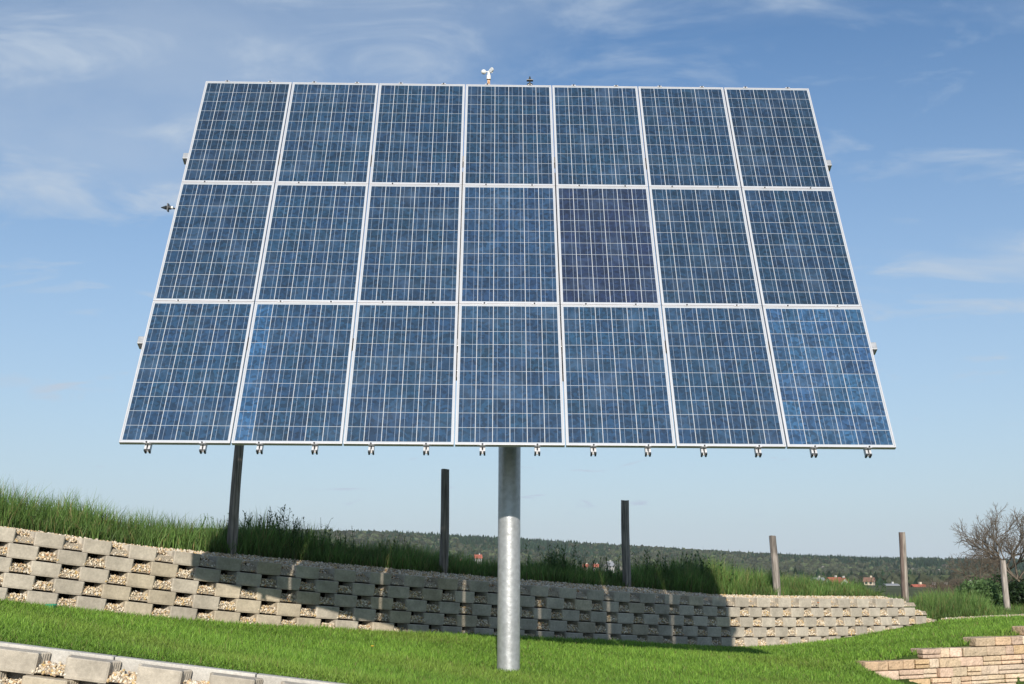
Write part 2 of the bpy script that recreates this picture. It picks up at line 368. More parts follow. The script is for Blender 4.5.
def block_wall(name, label, line0, slope, zf, x_from, x_to, courses, s_phase, setback, end_step, u_face):
    """walks up the wall course by course; zf(x) is the height of the top course's top edge"""
    TW = np.array([1, slope]); TW = TW/np.linalg.norm(TW); OUT = np.array([TW[1], -TW[0]])
    ex = float((x_from+x_to)/2); root = empty(name, (ex, line0+slope*ex, float(zf(ex))-courses*H_), label, 'retaining wall')
    gravel = []; infill = MB()
    L = lambda x: x/TW[0]                                     # plan length along the wall from X = 0
    for k in range(courses):
        mb = MB(); off = (k-(courses-1)/2)*setback if u_face is None else u_face+k*setback
        j0 = math.floor((L(x_from)-s_phase)/P_); j1 = math.ceil((L(x_to)-s_phase)/P_)+2
        for j in range(j0, j1+1):
            s = s_phase+(j+(.5 if k % 2 else 0))*P_
            x = s*TW[0]
            if x > x_to+end_step*k*P_*TW[0]*.5+.05 or x < x_from: continue
            sl = float(zf(x+.2)-zf(x-.2))/.4*TW[0]
            t = Vector((TW[0], TW[1], sl)).normalized(); out = Vector((OUT[0], OUT[1], 0)); up = -t.cross(out).normalized()
            if up.z < 0: up = -up
            top = Vector((x, line0+slope*x, float(zf(x))))
            c = top+out*off-up*(H_*(k+1))+out*float(rng.normal(0, .003))
            tt = (t+out*float(rng.normal(0, .012))).normalized()
            v = rng.uniform(.88, 1.07); warm = .75 if (u_face is None and -4.2 < x < -1.2 and k >= 2) else .08
            base = np.array([.500, .446, .366]) if rng.random() > warm else np.array([.50, .430, .325])
            add_block(mb, c, tt, out, up, tuple(base*v), dsc=1. if u_face is None else .72)
            # gravel in the pocket to the right of this block: a slope from under the block above down to the front
            g = c+t*(P_/2)
            n = 210 if u_face is None else 240
            a = rng.uniform(-.118, .118, n); dd = .004+.14*rng.random(n)
            hgt = .022+np.clip((dd-.004)/.045, 0, 1)*.066+rng.normal(0, .005, n)
            if k == 0 and u_face is not None: dd = .008+.12*rng.random(n); hgt = .016+np.clip(dd/.1, 0, 1)*.055+rng.normal(0, .005, n)
            elif k == 0: dd = .012+.24*rng.random(n); hgt = .016+np.clip(dd/.2, 0, 1)*(.115 if u_face is None else .055)+rng.normal(0, .006, n)
            gg = np.array(g)[None]+np.outer(a, np.array(t))-np.outer(dd, np.array(out))+np.outer(hgt, np.array(up))
            gravel.append(gg)
            # earth core behind the gravel
            F8 = [g+t*sx*P_*.51-out*d_+up*h_ for sx in (-1, 1) for d_, h_ in ((.010, .014), (.052, .080 if u_face is None or k else .05), (.30 if u_face is None or k else .14, .080 if u_face is None or k else .066), (.30 if u_face is None or k else .14, .003))]
            infill.poly(F8, [(0, 1, 2, 3), (7, 6, 5, 4), (0, 4, 5, 1), (1, 5, 6, 2), (2, 6, 7, 3), (3, 7, 4, 0)])
        mb.build('block_course', M['concrete'], root)
    infill.build('gravel_core', M['gravelbed'], root)
    o = pebbles(np.concatenate(gravel), .0115, 'pocket_gravel', root, 1); o['kind'] = 'stuff'
    return root
def pix_ray(u, v):
    a, b = (u-512)/1136.5, -(v-342)/1136.5
    cr, sr = math.cos(ROLL), math.sin(ROLL); a, b = a*cr-b*sr, a*sr+b*cr
    return np.array([a, math.cos(PITCH)-b*math.sin(PITCH), math.sin(PITCH)+b*math.cos(PITCH)])
def on_line(u, v, a0, sl=.72):
    r = pix_ray(u, v); m = r[0]/r[1]; Y = a0/(1-sl*m); return r*(Y/r[1])
s_main = (on_line(50.5, 545, A0+.135)[0]+OUT[0]*.11)/TW[0]
block_wall('retaining_wall', 'long retaining wall of beige concrete planting blocks behind the pole, half in the array\'s shade', A0, .72, ztop, -9.2, XE, 6, s_main, .045, 1, None)
s_front = on_line(83.5, 665, F0, FS)[0]+.03
front = block_wall('retaining_wall', 'low concrete block wall under a pale kerb in the bottom left corner', F0, FS, lambda x: zfront(x)-.010, -7.6, 3.0, 6, s_front, .06, 0, 0.)
# kerb along the top of the front wall
root = empty('kerb', (-3.5, F0+.3-.1, float(zfront(-3.5))), 'pale concrete kerb between the lawn and the bottom left block wall', 'kerb')
xa = -7.8
while xa < 3.1:
    xb = xa+1.0; e = .004
    a = Vector((xa+e, F0+.212+FS*(xa+e), float(zfront(xa+e))))
    b = Vector((xb-e, F0+.212+FS*(xb-e), float(zfront(xb-e))))
    mb = MB(); mb.obox((a+b)/2+Vector((0, 0, -.145)), b-a, Vector((FS, -1, 0))*.085, (0, 0, .30))
    mb.build('kerbstone', M['kerb'], root, bevel=.008); xa = xb
# gravel strip along the top of the main wall and the path past its end
n = 26000; x = rng.uniform(-9, XE+.1, n); d = .29+.42*rng.random(n)
setp(pebbles(np.c_[x-OUT[0]*d, A0+.72*x-OUT[1]*d, bank_z(x, d)+rng.uniform(-.004, .018, n)], .0135, 'gravel_strip'), 'white and ochre pebbles along the top of the long block wall', 'gravel', kind='stuff')
n = 26000; x = rng.uniform(XE+.75, 13.5, n); d = rng.uniform(-.85, .15, n)*np.clip((x-XE)/1.5, .2, 1); z = np.where(d > 0, bank_z(x, np.maximum(d, 0)), -1.0)
X = x-OUT[0]*d; Y = A0+.72*x-OUT[1]*d; z = np.where(d > .1, z, lawn_z(X, Y))
setp(pebbles(np.c_[X, Y, z+rng.uniform(0, .03, n)], .023, 'gravel_path'), 'pale gravel edging past the right end of the block wall', 'gravel', kind='stuff')

# ------------------------------------------------------------------ sandstone wall, stepped, lower right
root = empty('sandstone_wall', (6.5, float(stoneY(6.5)), -1.8), 'stepped sandstone wall of pink and ochre stones at the lower right', 'stone wall')
SC = [(.60, .46, .33), (.64, .50, .38), (.58, .48, .36), (.60, .50, .39), (.64, .55, .45), (.58, .46, .38), (.60, .46, .30), (.56, .48, .37), (.68, .60, .50), (.62, .53, .44), (.60, .52, .42), (.64, .52, .44)]
sd = Vector((1, .40, 0)).normalized(); so = Vector((.40, -1, 0)).normalized()
tops = [(-1.53, 5.5), (-1.42, 5.0), (-1.30, 4.52), (-1.18, 4.38), (-1.06, 5.22), (-.945, 6.04), (-.83, 6.84), (-.72, 7.9)]
prev = -1.66
stone_r = np.random.default_rng(3)
for zt_, xst in [(-1.66, 5.9)]+tops:
    h = zt_-prev if zt_ > -1.655 else .11
    x = xst if zt_ > -1.3 else xst
    mb = MB()
    while x < 10.5:
        Ls = float(stone_r.uniform(.14, .46)); 
        rise = .012*(x-4.4)
        ctr = Vector((x, float(stoneY(x)), zt_-h/2+rise))+sd*(Ls/2)-so*.09
        jit = float(stone_r.normal(0, .010)); c = np.array(SC[stone_r.integers(len(SC))])*np.array([1.04, .96, .88])*stone_r.uniform(.85, 1.15)
        subs = [(h, 0)] if stone_r.random() > .42 or zt_ > -1.0 else [(h*.42, -h*.29), (h*.58, h*.21)]
        for hh, dz in subs:
            mb.obox(ctr+so*jit+Vector((0, 0, dz)), sd*(Ls-.010)+Vector((0, 0, rise*.1)), so*.24, (0, 0, hh-.009), tuple(c*stone_r.uniform(.92, 1.08)))
        x += Ls*sd.x
    mb.build('stone_course', M['sandstone'], root, bevel=.014)
    prev = zt_
mb = MB(); mb.obox(Vector((8.0, float(stoneY(8.0)), -1.50))-so*.12, sd*4.6, so*.17, (0, 0, .60)); mb.build('mortar_core', M['soil'], root)

# ------------------------------------------------------------------ the solar tracker
AZ, TILT = R(1.03), R(26.2)
WX = Vector((math.cos(AZ), math.sin(AZ), 0))
UP = Vector((-math.sin(AZ)*math.sin(TILT), math.cos(AZ)*math.sin(TILT), math.cos(TILT)))
BK = Vector((-math.sin(AZ)*math.cos(TILT), math.cos(AZ)*math.cos(TILT), -math.sin(TILT)))   # into the array's back
O = Vector((-.014, 10.324, 1.055))                             # middle of the bottom front edge
def A(x, y, z=0): return O+WX*x+UP*y+BK*z
PX, PY = -.02, 11.76
zp = float(lawn_z(PX, PY))
trk = empty('solar_tracker', (PX, PY, zp), 'big tilted solar array of 21 blue panels on one round galvanised pole', 'solar array')
mb = MB(); mb.tube([(PX, PY, zp-.3), (PX, PY, 3.0)], .1145, 48); mb.build('pole', M['galv'], trk, smooth=40)
mb = MB(); mb.tube([(PX, PY, 2.98), (PX, PY, 3.03)], .19, 32); mb.tube([(PX, PY, 3.03), (PX, PY, 3.16)], .155, 32); mb.tube([(PX, PY, 2.93), (PX, PY, 2.98)], .13, 32)
mb.build('slewing_head', M['galv'], trk, smooth=40)
PW, PH, GX_, GY_ = .999, 1.650, .013, .0050
W7 = 7*PW+6*GX_
for r in range(3):
    for c in range(7):
        x0 = -W7/2+c*(PW+GX_); yb = r*(PH+GY_); fw = .0125; dp = .040
        mb = MB()
        def fbox(xa, xb, ya, yb_, za, zb): mb.obox(A((xa+xb)/2, (ya+yb_)/2, (za+zb)/2), WX*(xb-xa), UP*(yb_-ya), BK*(zb-za))
        fbox(x0, x0+PW, yb, yb+fw, 0, dp); fbox(x0, x0+PW, yb+PH-fw, yb+PH, 0, dp)
        fbox(x0, x0+fw, yb+fw, yb+PH-fw, 0, dp); fbox(x0+PW-fw, x0+PW, yb+fw, yb+PH-fw, 0, dp)
        panel = mb.build('solar_panel', M['alu'], trk, bevel=.0012)
        mb = MB(); mb.obox(A(x0+PW/2, yb+PH/2, .0075), WX*(PW-2*fw-.001), UP*(PH-2*fw-.001), BK*.005)
        mb.build('backsheet', M['backsheet'], panel)
        # 6 x 10 cells
        cw = .1532; gx = .0060; gy = .0042; ch_ = .1555
        tw = 6*cw+5*gx; th = 10*ch_+9*gy
        V, F, T, UVs = [], [], [], []
        pb = np.array([.0085, .032, .069])*rng.uniform(.88, 1.12)
        if (r, c) == (0, 6): pb = np.array([.019, .060, .128])
        if (r, c) == (1, 4): pb = np.array([.0095, .021, .055])
        if (r, c) == (1, 3): pb = np.array([.011, .037, .085])
        if r == 0 and c < 6: pb = pb*1.22
        if r == 2: pb = pb*.92
        for i in range(6):
            for j in range(10):
                f = rng.uniform(.88, 1.13); cc = pb*f*np.array([1, rng.uniform(.93, 1.07), 1])
                if (r, c, i) == (0, 1, 0): cc = np.array([.018, .068, .150])*rng.uniform(.85, 1.2)
                if (r, c) == (0, 6): cc = cc*rng.uniform(.8, 1.2)
                xa = x0+(PW-tw)/2+i*(cw+gx); ya = yb+(PH-th)/2+j*(ch_+gy); b = len(V)
                V += [A(xa, ya, .0042), A(xa+cw, ya, .0042), A(xa+cw, ya+ch_, .0042), A(xa, ya+ch_, .0042)]
                F.append((b, b+1, b+2, b+3)); T += [cc]*4; UVs += [(0, 0), (1, 0), (1, 1), (0, 1)]
        o = npmesh('cell_grid', V, F, M['cell'], panel, tint=np.array(T))
        uvl = o.data.uv_layers.new(name='UVMap'); uvl.data.foreach_set('uv', np.array(UVs, np.float32).ravel())
        if (r, c) == (0, 6): panel['label'] = 'lighter mottled blue panel at the lower right corner'
# rails (open channels), clamps
for c in range(7):
    for q in (.25, .75):
        x = -W7/2+c*(PW+GX_)+PW*q
        mb = MB()
        for sx in (-1, 1):
            mb.obox(A(x+sx*.019, 2.473, .041+.025), WX*.012, UP*5.035, BK*.050)
            mb.obox(A(x+sx*.0095, 2.473, .041+.003), WX*.006, UP*5.035, BK*.006)
        mb.obox(A(x, 2.473, .041+.049), WX*.05, UP*5.035, BK*.006)
        rail = mb.build('mounting_rail', M['rail'], trk)
        mb = MB()
        for sx in (-1, 1): mb.obox(A(x+sx*.019, -.053, .066), WX*.015, UP*.016, BK*.055)
        mb.build('end_cap', M['black_plastic'], rail)
        for yb in (0, PH+GY_/2-.0005, 2*(PH+GY_)-GY_/2, 3*PH+2*GY_):
            mb = MB(); mb.obox(A(x, yb, -.0035), WX*.050, UP*(.018 if yb > 0 else .016), BK*.004)
            mb.build('clamp', M['rail'], trk)
            mb = MB(); mb.tube([A(x, yb, -.006), A(x, yb, -.014)], .0085, 6); mb.build('bolt', M['steel_dark'], trk)
for yb in (1.24, 3.82):                                         # two long cross beams whose ends stick out
    mb = MB(); mb.obox(A(0, yb, .150), WX*(W7+.19), UP*.085, BK*.10)
    beam = mb.build('cross_beam', M['galv'], trk, bevel=.004)
    for sx in (-1, 1):
        mb = MB(); p3 = [A(sx*(W7/2+.075), yb-.047, .11), A(sx*(W7/2-.05), yb-.047, .11), A(sx*(W7/2+.0), yb-.17, .11)]; mb.poly(p3+[q+BK*.07 for q in p3], [(0, 1, 2), (3, 5, 4), (0, 3, 4, 1), (1, 4, 5, 2), (2, 5, 3, 0)]); mb.build('end_bracket', M['black_plastic'], beam)
for sx in (-1, 1):
    mb = MB(); mb.obox(A(sx*.55, 2.35, .265), WX*.10, UP*2.75, BK*.11); mb.build('main_beam', M['galv'], trk, bevel=.004)
c0 = A(0, 2.35, .34)
mb = MB(); mb.tube([c0-WX*.75, c0+WX*.75], .075, 24); mb.build('tilt_shaft', M['galv'], trk, smooth=40)
mb = MB()
hd = Vector((PX, PY, 3.16))
for sx in (-1, 1): mb.obox((hd+Vector((sx*.11, 0, .06))+(c0+WX*sx*.11))/2, WX*.02, (0, .22, 0), (0, 0, abs(c0.z-hd.z)+.16))
mb.build('head_fork', M['galv'], trk)
mb = MB(); mb.tube([Vector((PX, PY+.13, 2.35)), A(0, .95, .30)], .028, 12); mb.tube([Vector((PX, PY+.13, 2.35)), Vector((PX, PY+.13, 2.35)).lerp(A(0, .95, .30), .5)], .042, 12)
mb.build('tilt_actuator', M['steel_dark'], trk, smooth=40)
mb = MB(); mb.obox(A(0, .95, .27), WX*1.2, UP*.06, BK*.06); mb.build('lower_beam', M['galv'], trk)
mb = MB(); mb.box(PX-.15, PX+.15, PY+.115, PY+.25, 1.5, 2.0); mb.build('control_box', M['white_plastic'], trk, bevel=.01)
# anemometer on top edge
TOPY = 3*PH+2*GY_
b0 = A(-.235, TOPY, .05)+Vector((0, 0, .045))
mb = MB(); mb.tube([b0-UP*.20, b0+Vector((0, 0, .055))], .011, 10); mb.box(b0.x-.016, b0.x+.016, b0.y-.02, b0.y+.02, b0.z-.02, b0.z+.045)
an = mb.build('anemometer', M['brass'], trk)
mb = MB(); h0 = b0+Vector((0, 0, .06)); mb.tube([h0, h0+Vector((0, 0, .05)), h0+Vector((0, 0, .055)), h0+Vector((0, 0, .105))], [.026, .026, .018, .014], 14)
for k in range(3): 
    t = R(62+120*k); dvec = Vector((math.cos(t), math.sin(t), 0)); mb.tube([h0+Vector((0, 0, .10)), h0+Vector((0, 0, .10))+dvec*.06+Vector((0, 0, [.035, -.005, .0][k]))], .006, 6)
mb.build('rotor_hub', M['white_plastic'], an, smooth=40)
for k in range(3):
    t = R(62+120*k); dv = Vector((math.cos(t), math.sin(t), 0)); tv = Vector((-math.sin(t), math.cos(t), 0)); cc = h0+Vector((0, 0, .10))+dv*.06+Vector((0, 0, [.035, -.005, .0][k]))
    mb = MB(); mb.tube([cc-tv*.004+tv*(.032*math.sin(q)) for q in np.linspace(0, 1.5, 6)], [.030*math.cos(q)+.001 for q in np.linspace(0, 1.5, 6)], 14, cap=True)
    mb.build('cup', M['white_plastic'], an, smooth=60)
b0 = A(.25, TOPY, .05)
def sensor(b0, axis, side):
    mb = MB(); mb.tube([b0-axis*.05, b0+axis*.05], .012, 8); s = mb.build('light_sensor', M['steel_dark'], trk)
    mb = MB(); mb.tube([b0+axis*.035, b0+axis*.055, b0+axis*.06], [.034, .034, .02], 14); mb.build('base', M['black_plastic'], s, smooth=40)
    mb = MB(); mb.obox(b0+axis*.10, side*.075, axis*.008, Vector((0, .05, 0))); mb.tube([b0+axis*.06, b0+axis*.10], .010, 8)
    mb.tube([b0+axis*.104, b0+axis*.15], [.018, .006], 12); mb.build('housing', M['black_plastic'], s, smooth=40)
sensor(b0, Vector((0, 0, 1)), Vector((1, 0, 0)))
yl = 2.98; b1 = A(-W7/2-.09, yl, .06)
mb = MB(); mb.tube([A(-W7/2+.02, yl, .075), A(-W7/2-.07, yl-.01, .06), b1], .009, 8); arm = mb.build('side_sensor', M['steel_dark'], trk)
mb = MB(); mb.tube([b1+WX*.02, b1-WX*.02, b1-WX*.03], [.022, .022, .012], 12); mb.obox(b1-WX*.01, WX*.012, Vector((0, .05, 0)), (0, 0, .085)); mb.build('housing', M['black_plastic'], arm, smooth=40)
mb = MB(); mb.tube([b1-WX*.03, b1-WX*.085], [.024, .004], 12); mb.build('sensor_cone', M['black_plastic'], arm, smooth=40)
mb = MB(); mb.tube([b1+WX*.045, b1+WX*.022], .016, 10); mb.build('collar', M['white_plastic'], arm)

# ------------------------------------------------------------------ wooden posts
PD = A0+.90
posts = [(232, 545, 1.52, .105, (.030, 0), 'tall weathered post rising behind the array\'s lower left edge', .30),
         (443.5, 568, 1.265, .105, (.006, 0), 'weathered wooden post left of the round steel pole', .26),
         (626.5, 590, .955, .112, (-.004, 0), 'dark shaded wooden post right of the steel pole', .26),
         (777, 597, .475, .108, (-.03, 0), 'short sunlit wooden post where the block wall leaves the shade', .55),
         (905.5, 598, .60, .108, (-.01, 0), 'wooden post with reddish edge above the right end of the block wall', .5),
         (1007, 606, .10, .105, (-.02, 0), 'wooden post at the right edge beside the bare trees', .5)]
for i, (u, v, ztp, dia, lean, lab, br) in enumerate(posts):
    p = on_line(u, v, PD); zb = float(bank_z(p[0], .85))-.25
    if i == 5: zb = -1.3
    if i == 4: lean = (.0, 0)
    H = ztp-zb; N = 14; n = 20; V, F, T = [], [], []
    lo = rng.uniform(0, 6.28)
    for k in range(N+1):
        f = k/N; cxx = p[0]+lean[0]*(f-.3)*1.6+math.sin(f*5+lo)*.006; cyy = p[1]+lean[1]*f
        for q in range(n):
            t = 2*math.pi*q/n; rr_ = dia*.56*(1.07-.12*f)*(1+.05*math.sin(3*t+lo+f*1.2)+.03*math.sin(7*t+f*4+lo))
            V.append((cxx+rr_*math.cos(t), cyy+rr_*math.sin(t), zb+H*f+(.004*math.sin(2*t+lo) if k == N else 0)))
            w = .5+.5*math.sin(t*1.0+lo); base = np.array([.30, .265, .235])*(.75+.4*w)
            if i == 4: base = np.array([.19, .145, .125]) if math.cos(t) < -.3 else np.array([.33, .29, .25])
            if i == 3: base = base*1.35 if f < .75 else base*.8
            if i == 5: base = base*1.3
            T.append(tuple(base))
    mb = MB(); fc = []
    for k in range(N):
        for q in range(n): fc.append((k*n+q, k*n+(q+1) % n, (k+1)*n+(q+1) % n, (k+1)*n+q))
    fc.append(tuple(N*n+q for q in range(n)))
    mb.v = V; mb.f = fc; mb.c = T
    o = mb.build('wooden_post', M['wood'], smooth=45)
    o.data.transform(Matrix.Translation((-p[0], -p[1], -zb))); o.location = (p[0], p[1], zb)
    setp(o, lab, 'post', 'wooden posts along the top of the block wall')

# ------------------------------------------------------------------ grass
def blades(B, h, w, lean, segs, col, name, tipcol=1.25, curl=.5):
    """B (n,3) feet; h, w, lean (n,) metres; one strip per blade"""
    n = len(B); ang = rng.uniform(0, 2*np.pi, n); fa = rng.uniform(0, np.pi, n)
    d = np.c_[np.cos(ang), np.sin(ang)]*lean[:, None]; side = np.c_[np.cos(fa), np.sin(fa), np.zeros(n)]
    fs = np.linspace(0, 1, segs+1); rows = []; cols = []
    for f in fs:
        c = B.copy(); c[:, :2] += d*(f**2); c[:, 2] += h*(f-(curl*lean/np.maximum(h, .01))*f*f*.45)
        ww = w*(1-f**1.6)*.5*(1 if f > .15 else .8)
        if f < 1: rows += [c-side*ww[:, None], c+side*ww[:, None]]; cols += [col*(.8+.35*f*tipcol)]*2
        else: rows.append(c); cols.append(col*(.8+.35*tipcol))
    m = len(rows); V = np.stack(rows, 1).reshape(-1, 3); C = np.stack(cols, 1).reshape(-1, 3)
    base = (np.arange(n)*m)[:, None]; F = []
    for s in range(segs-1): F += [base+np.array([2*s, 2*s+1, 2*s+3]), base+np.array([2*s, 2*s+3, 2*s+2])]
    s = segs-1; F.append(base+np.array([2*s, 2*s+1, 2*s+2]))
    return npmesh(name, V, np.concatenate(F), M['grass'], tint=C)
def gcol(n, a, b, dry=.06, var=.34):
    t = rng.random((n, 1)); c = (np.array(a)*(1-t)+np.array(b)*t)*rng.uniform(1-var, 1+var, (n, 1))
    k = rng.random(n) < dry; c[k] = np.array([.26, .24, .09])*rng.uniform(.7, 1.1, (k.sum(), 1)); return c
# mown lawn: thinner blades near, fewer and broader ones far
n = 780000; x = rng.uniform(-6.6, 11.5, n); t = rng.random(n)
y0 = lawn_front(x)+.02; y1 = A0-.15-.20+.72*x; y1 = np.where(x > XE+.5, A0-.02+.72*x-1.05*np.clip((x-XE-.5)/1.5, .0, 1), y1); y = y0+(y1-y0)*t
inview = (np.abs(x/y) < .475) & (y > 0)
inview &= ~((x > 4.2) & (y > stoneY(x)-.03) & (y < stoneY(x)+.07))
fade = np.clip(1.15-(y-8)/22, .4, 1)*np.clip((y1-y0)/6, .3, 1)
keep = inview & (rng.random(n) < fade); x, y = x[keep], y[keep]; n = len(x)
dist = y/10; patch = .5+.5*np.sin(x*1.7+np.sin(y*2.3)*1.3)*np.cos(y*1.9+x*.6)
kerbd = (y-lawn_front(x)); short = np.where((x < 3), np.clip(kerbd/.35, .35, 1), 1)
hh = rng.uniform(.030, .10, n)*rng.uniform(.7, 1, n)*(.8+.35*patch)*short
dx, dy = x-PX, y-PY; bare = np.exp(-((dx+.13)**2/.05+(dy+.02)**2/.05)); sel = rng.random(n) > bare*.95
dryp = np.clip(np.sin(x*.9+2*np.sin(y*.7))*np.sin(y*1.3+x*.5)*1.6-.55, 0, 1)
col = gcol(n, (.115, .23, .030), (.24, .40, .055), .04, .42)*(.85+.25*patch[:, None])
col = col*(1-dryp[:, None]*.25)+np.array([.27, .29, .07])*dryp[:, None]*.25
B = np.c_[x, y, lawn_z(x, y)-.004]
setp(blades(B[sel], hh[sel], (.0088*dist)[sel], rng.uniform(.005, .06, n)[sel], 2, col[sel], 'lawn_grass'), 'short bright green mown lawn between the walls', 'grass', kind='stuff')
# rough grass behind the wall
HU = [(-200, .5), (0, .50), (60, .45), (120, .42), (200, .44), (225, .42), (262, .50), (300, .44), (340, .38), (400, .42), (450, .32), (480, .27), (535, .34), (556, .48), (582, .29), (620, .27), (645, .45), (690, .58),
      (716, .54), (728, .44), (760, .40), (800, .33), (840, .27), (880, .26), (902, .27), (925, .44), (960, .48), (980, .42), (990, .20), (1100, .2)]
def rough(n, d0, d1, x0, x1, hs=1., wid=.009, seed=0, a=(.075, .15, .032), b=(.17, .28, .07), segs=4, name='tall_grass'):
    x = rng.uniform(x0, x1, n); d0 = np.where(x > XE+.15, d0-.55-.12*(x > XE+1), d0); d = d0+(d1-d0)*rng.random(n)**1.3
    X = x-OUT[0]*d; Y = A0+.72*x-OUT[1]*d; k = np.abs(X/Y) < .49; x, d, X, Y, d0 = x[k], d[k], X[k], Y[k], d0[k]; n = len(x)
    u = 512+1136*X/(Y*.985); h = np.interp(u, *zip(*HU))
    cl = .5+.5*np.sin(x*5.1+np.sin(d*4)*2)*np.cos(d*3.1+x*2.3)
    h = h*(.70+.58*cl)*rng.uniform(.55, 1.25, n)*hs*np.clip(.45+(d-d0)*1.3, .45, 1)
    B = np.c_[X, Y, bank_z(x, d)-.01]
    return B, h, rng.uniform(.6, 1.3, n)*wid, h*rng.uniform(.05, .55, n), gcol(n, a, b, .13)*(.62+.55*cl[:, None]), cl
B, h, w, le, c, cl = rough(90000, .66, 2.4, -7.5, 13, wid=.0125)
B2, h2, w2, le2, c2, _ = rough(32000, 2.2, 6.5, -7.5, 14, wid=.018)
s = np.r_[h, h2*.85]
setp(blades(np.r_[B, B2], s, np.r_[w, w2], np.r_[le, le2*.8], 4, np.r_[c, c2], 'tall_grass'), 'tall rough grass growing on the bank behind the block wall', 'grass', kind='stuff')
# leafy weeds with stiff stems standing above the grass
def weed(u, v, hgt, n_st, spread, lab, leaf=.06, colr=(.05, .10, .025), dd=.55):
    p = on_line(u, v, A0+1.1+dd); x = p[0]; zb = float(bank_z(x, .9+dd*.8))
    mbv, mbf, mbt = [], [], []; n_st = int(n_st*1.6)
    stems = MB()
    for k in range(n_st):
        ox, oy = rng.normal(0, spread, 2); hh = hgt*rng.uniform(.6, 1.05); an = rng.uniform(0, 6.28); ln = rng.uniform(.03, .25)*hh
        pts = [Vector((x+ox*min(1, f*3.5)+math.cos(an)*ln*f*f, p[1]+oy*min(1, f*3.5)+math.sin(an)*ln*f*f, zb-.03+hh*f)) for f in (0, .1, .35, .65, 1)]
        stems.tube(pts, [.005, .0045, .004, .003, .002], 4, cap=False, c=tuple(np.array(colr)*1.1))
        for q in range(int(hh/.022)):
            f = rng.uniform(.12, 1); c = pts[0].lerp(pts[4], f); c = pts[int(f*3.99)].lerp(pts[int(f*3.99)+1], (f*3.99) % 1)
            a = rng.uniform(0, 6.28); L = leaf*rng.uniform(.5, 1.2)*(1.15-.5*f); dv = Vector((math.cos(a), math.sin(a), rng.uniform(.2, 1.1))).normalized(); sv = Vector((-math.sin(a), math.cos(a), 0))
            b = len(mbv); mbv += [c, c+dv*L*.45+sv*L*.16, c+dv*L, c+dv*L*.45-sv*L*.16]; mbf.append((b, b+1, b+2, b+3)); mbt += [np.array(colr)*rng.uniform(.7, 1.5)]*4
    root = empty('weed', (x, p[1], zb), lab, 'weed', 'weeds standing in the tall grass')
    stems.build('stem', M['grass'], root); npmesh('leaves', mbv, mbf, M['grass'], root, tint=np.array(mbt))
weed(262, 548, .62, 26, .17, 'dark leafy weed clump right of the leftmost post', .09)
weed(292, 550, .52, 20, .15, 'smaller dark weed clump second right of the leftmost post', .08)
weed(215, 540, .46, 26, .15, 'bright leafy weed clump just left of the leftmost post', .05, (.10, .19, .04), .5)
weed(556, 580, .56, 22, .20, 'tall weed tuft right beside the steel pole', .10)
weed(655, 590, .60, 20, .18, 'dark weed tuft just right of the post beside the pole', .10)
weed(695, 590, .66, 24, .22, 'tallest dark weed tuft at the right edge of the shade', .11)
weed(330, 552, .46, 16, .22, 'dark weed clump midway between the two leftmost posts', .08)
weed(388, 560, .44, 16, .22, 'dark weed clump left of the post beside the steel pole', .08)
weed(603, 585, .48, 18, .22, 'dark weed clump left of the dark shaded post', .08)
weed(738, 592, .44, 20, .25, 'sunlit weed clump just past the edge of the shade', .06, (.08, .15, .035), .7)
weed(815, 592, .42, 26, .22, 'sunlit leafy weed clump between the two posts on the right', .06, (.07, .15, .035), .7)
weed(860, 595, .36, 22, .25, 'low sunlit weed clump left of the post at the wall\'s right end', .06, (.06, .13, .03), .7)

# ------------------------------------------------------------------ bushes and bare trees
def tubes_np(segs, name, m, parent, n=4, colf=None):
    """segs: list of (p0, p1, r0, r1)"""
    P0 = np.array([s[0] for s in segs]); P1 = np.array([s[1] for s in segs]); r0 = np.array([s[2] for s in segs]); r1 = np.array([s[3] for s in segs])
    d = P1-P0; d /= np.linalg.norm(d, axis=1)[:, None]+1e-9; up = np.where(np.abs(d[:, 2:3]) < .9, [[0, 0, 1.]], [[0, 1., 0]])
    a = np.cross(d, up); a /= np.linalg.norm(a, axis=1)[:, None]; b = np.cross(a, d)
    V = []
    for P, r in ((P0, r0), (P1, r1)):
        for k in range(n):
            t = 2*math.pi*k/n; V.append(P+(a*math.cos(t)+b*math.sin(t))*r[:, None])
    V = np.stack(V, 1); N = len(segs); base = (np.arange(N)*2*n)[:, None]
    F = np.concatenate([base+np.array([k, (k+1) % n, n+(k+1) % n, n+k]) for k in range(n)])
    return npmesh(name, V.reshape(-1, 3), F, m, parent, smooth=True)
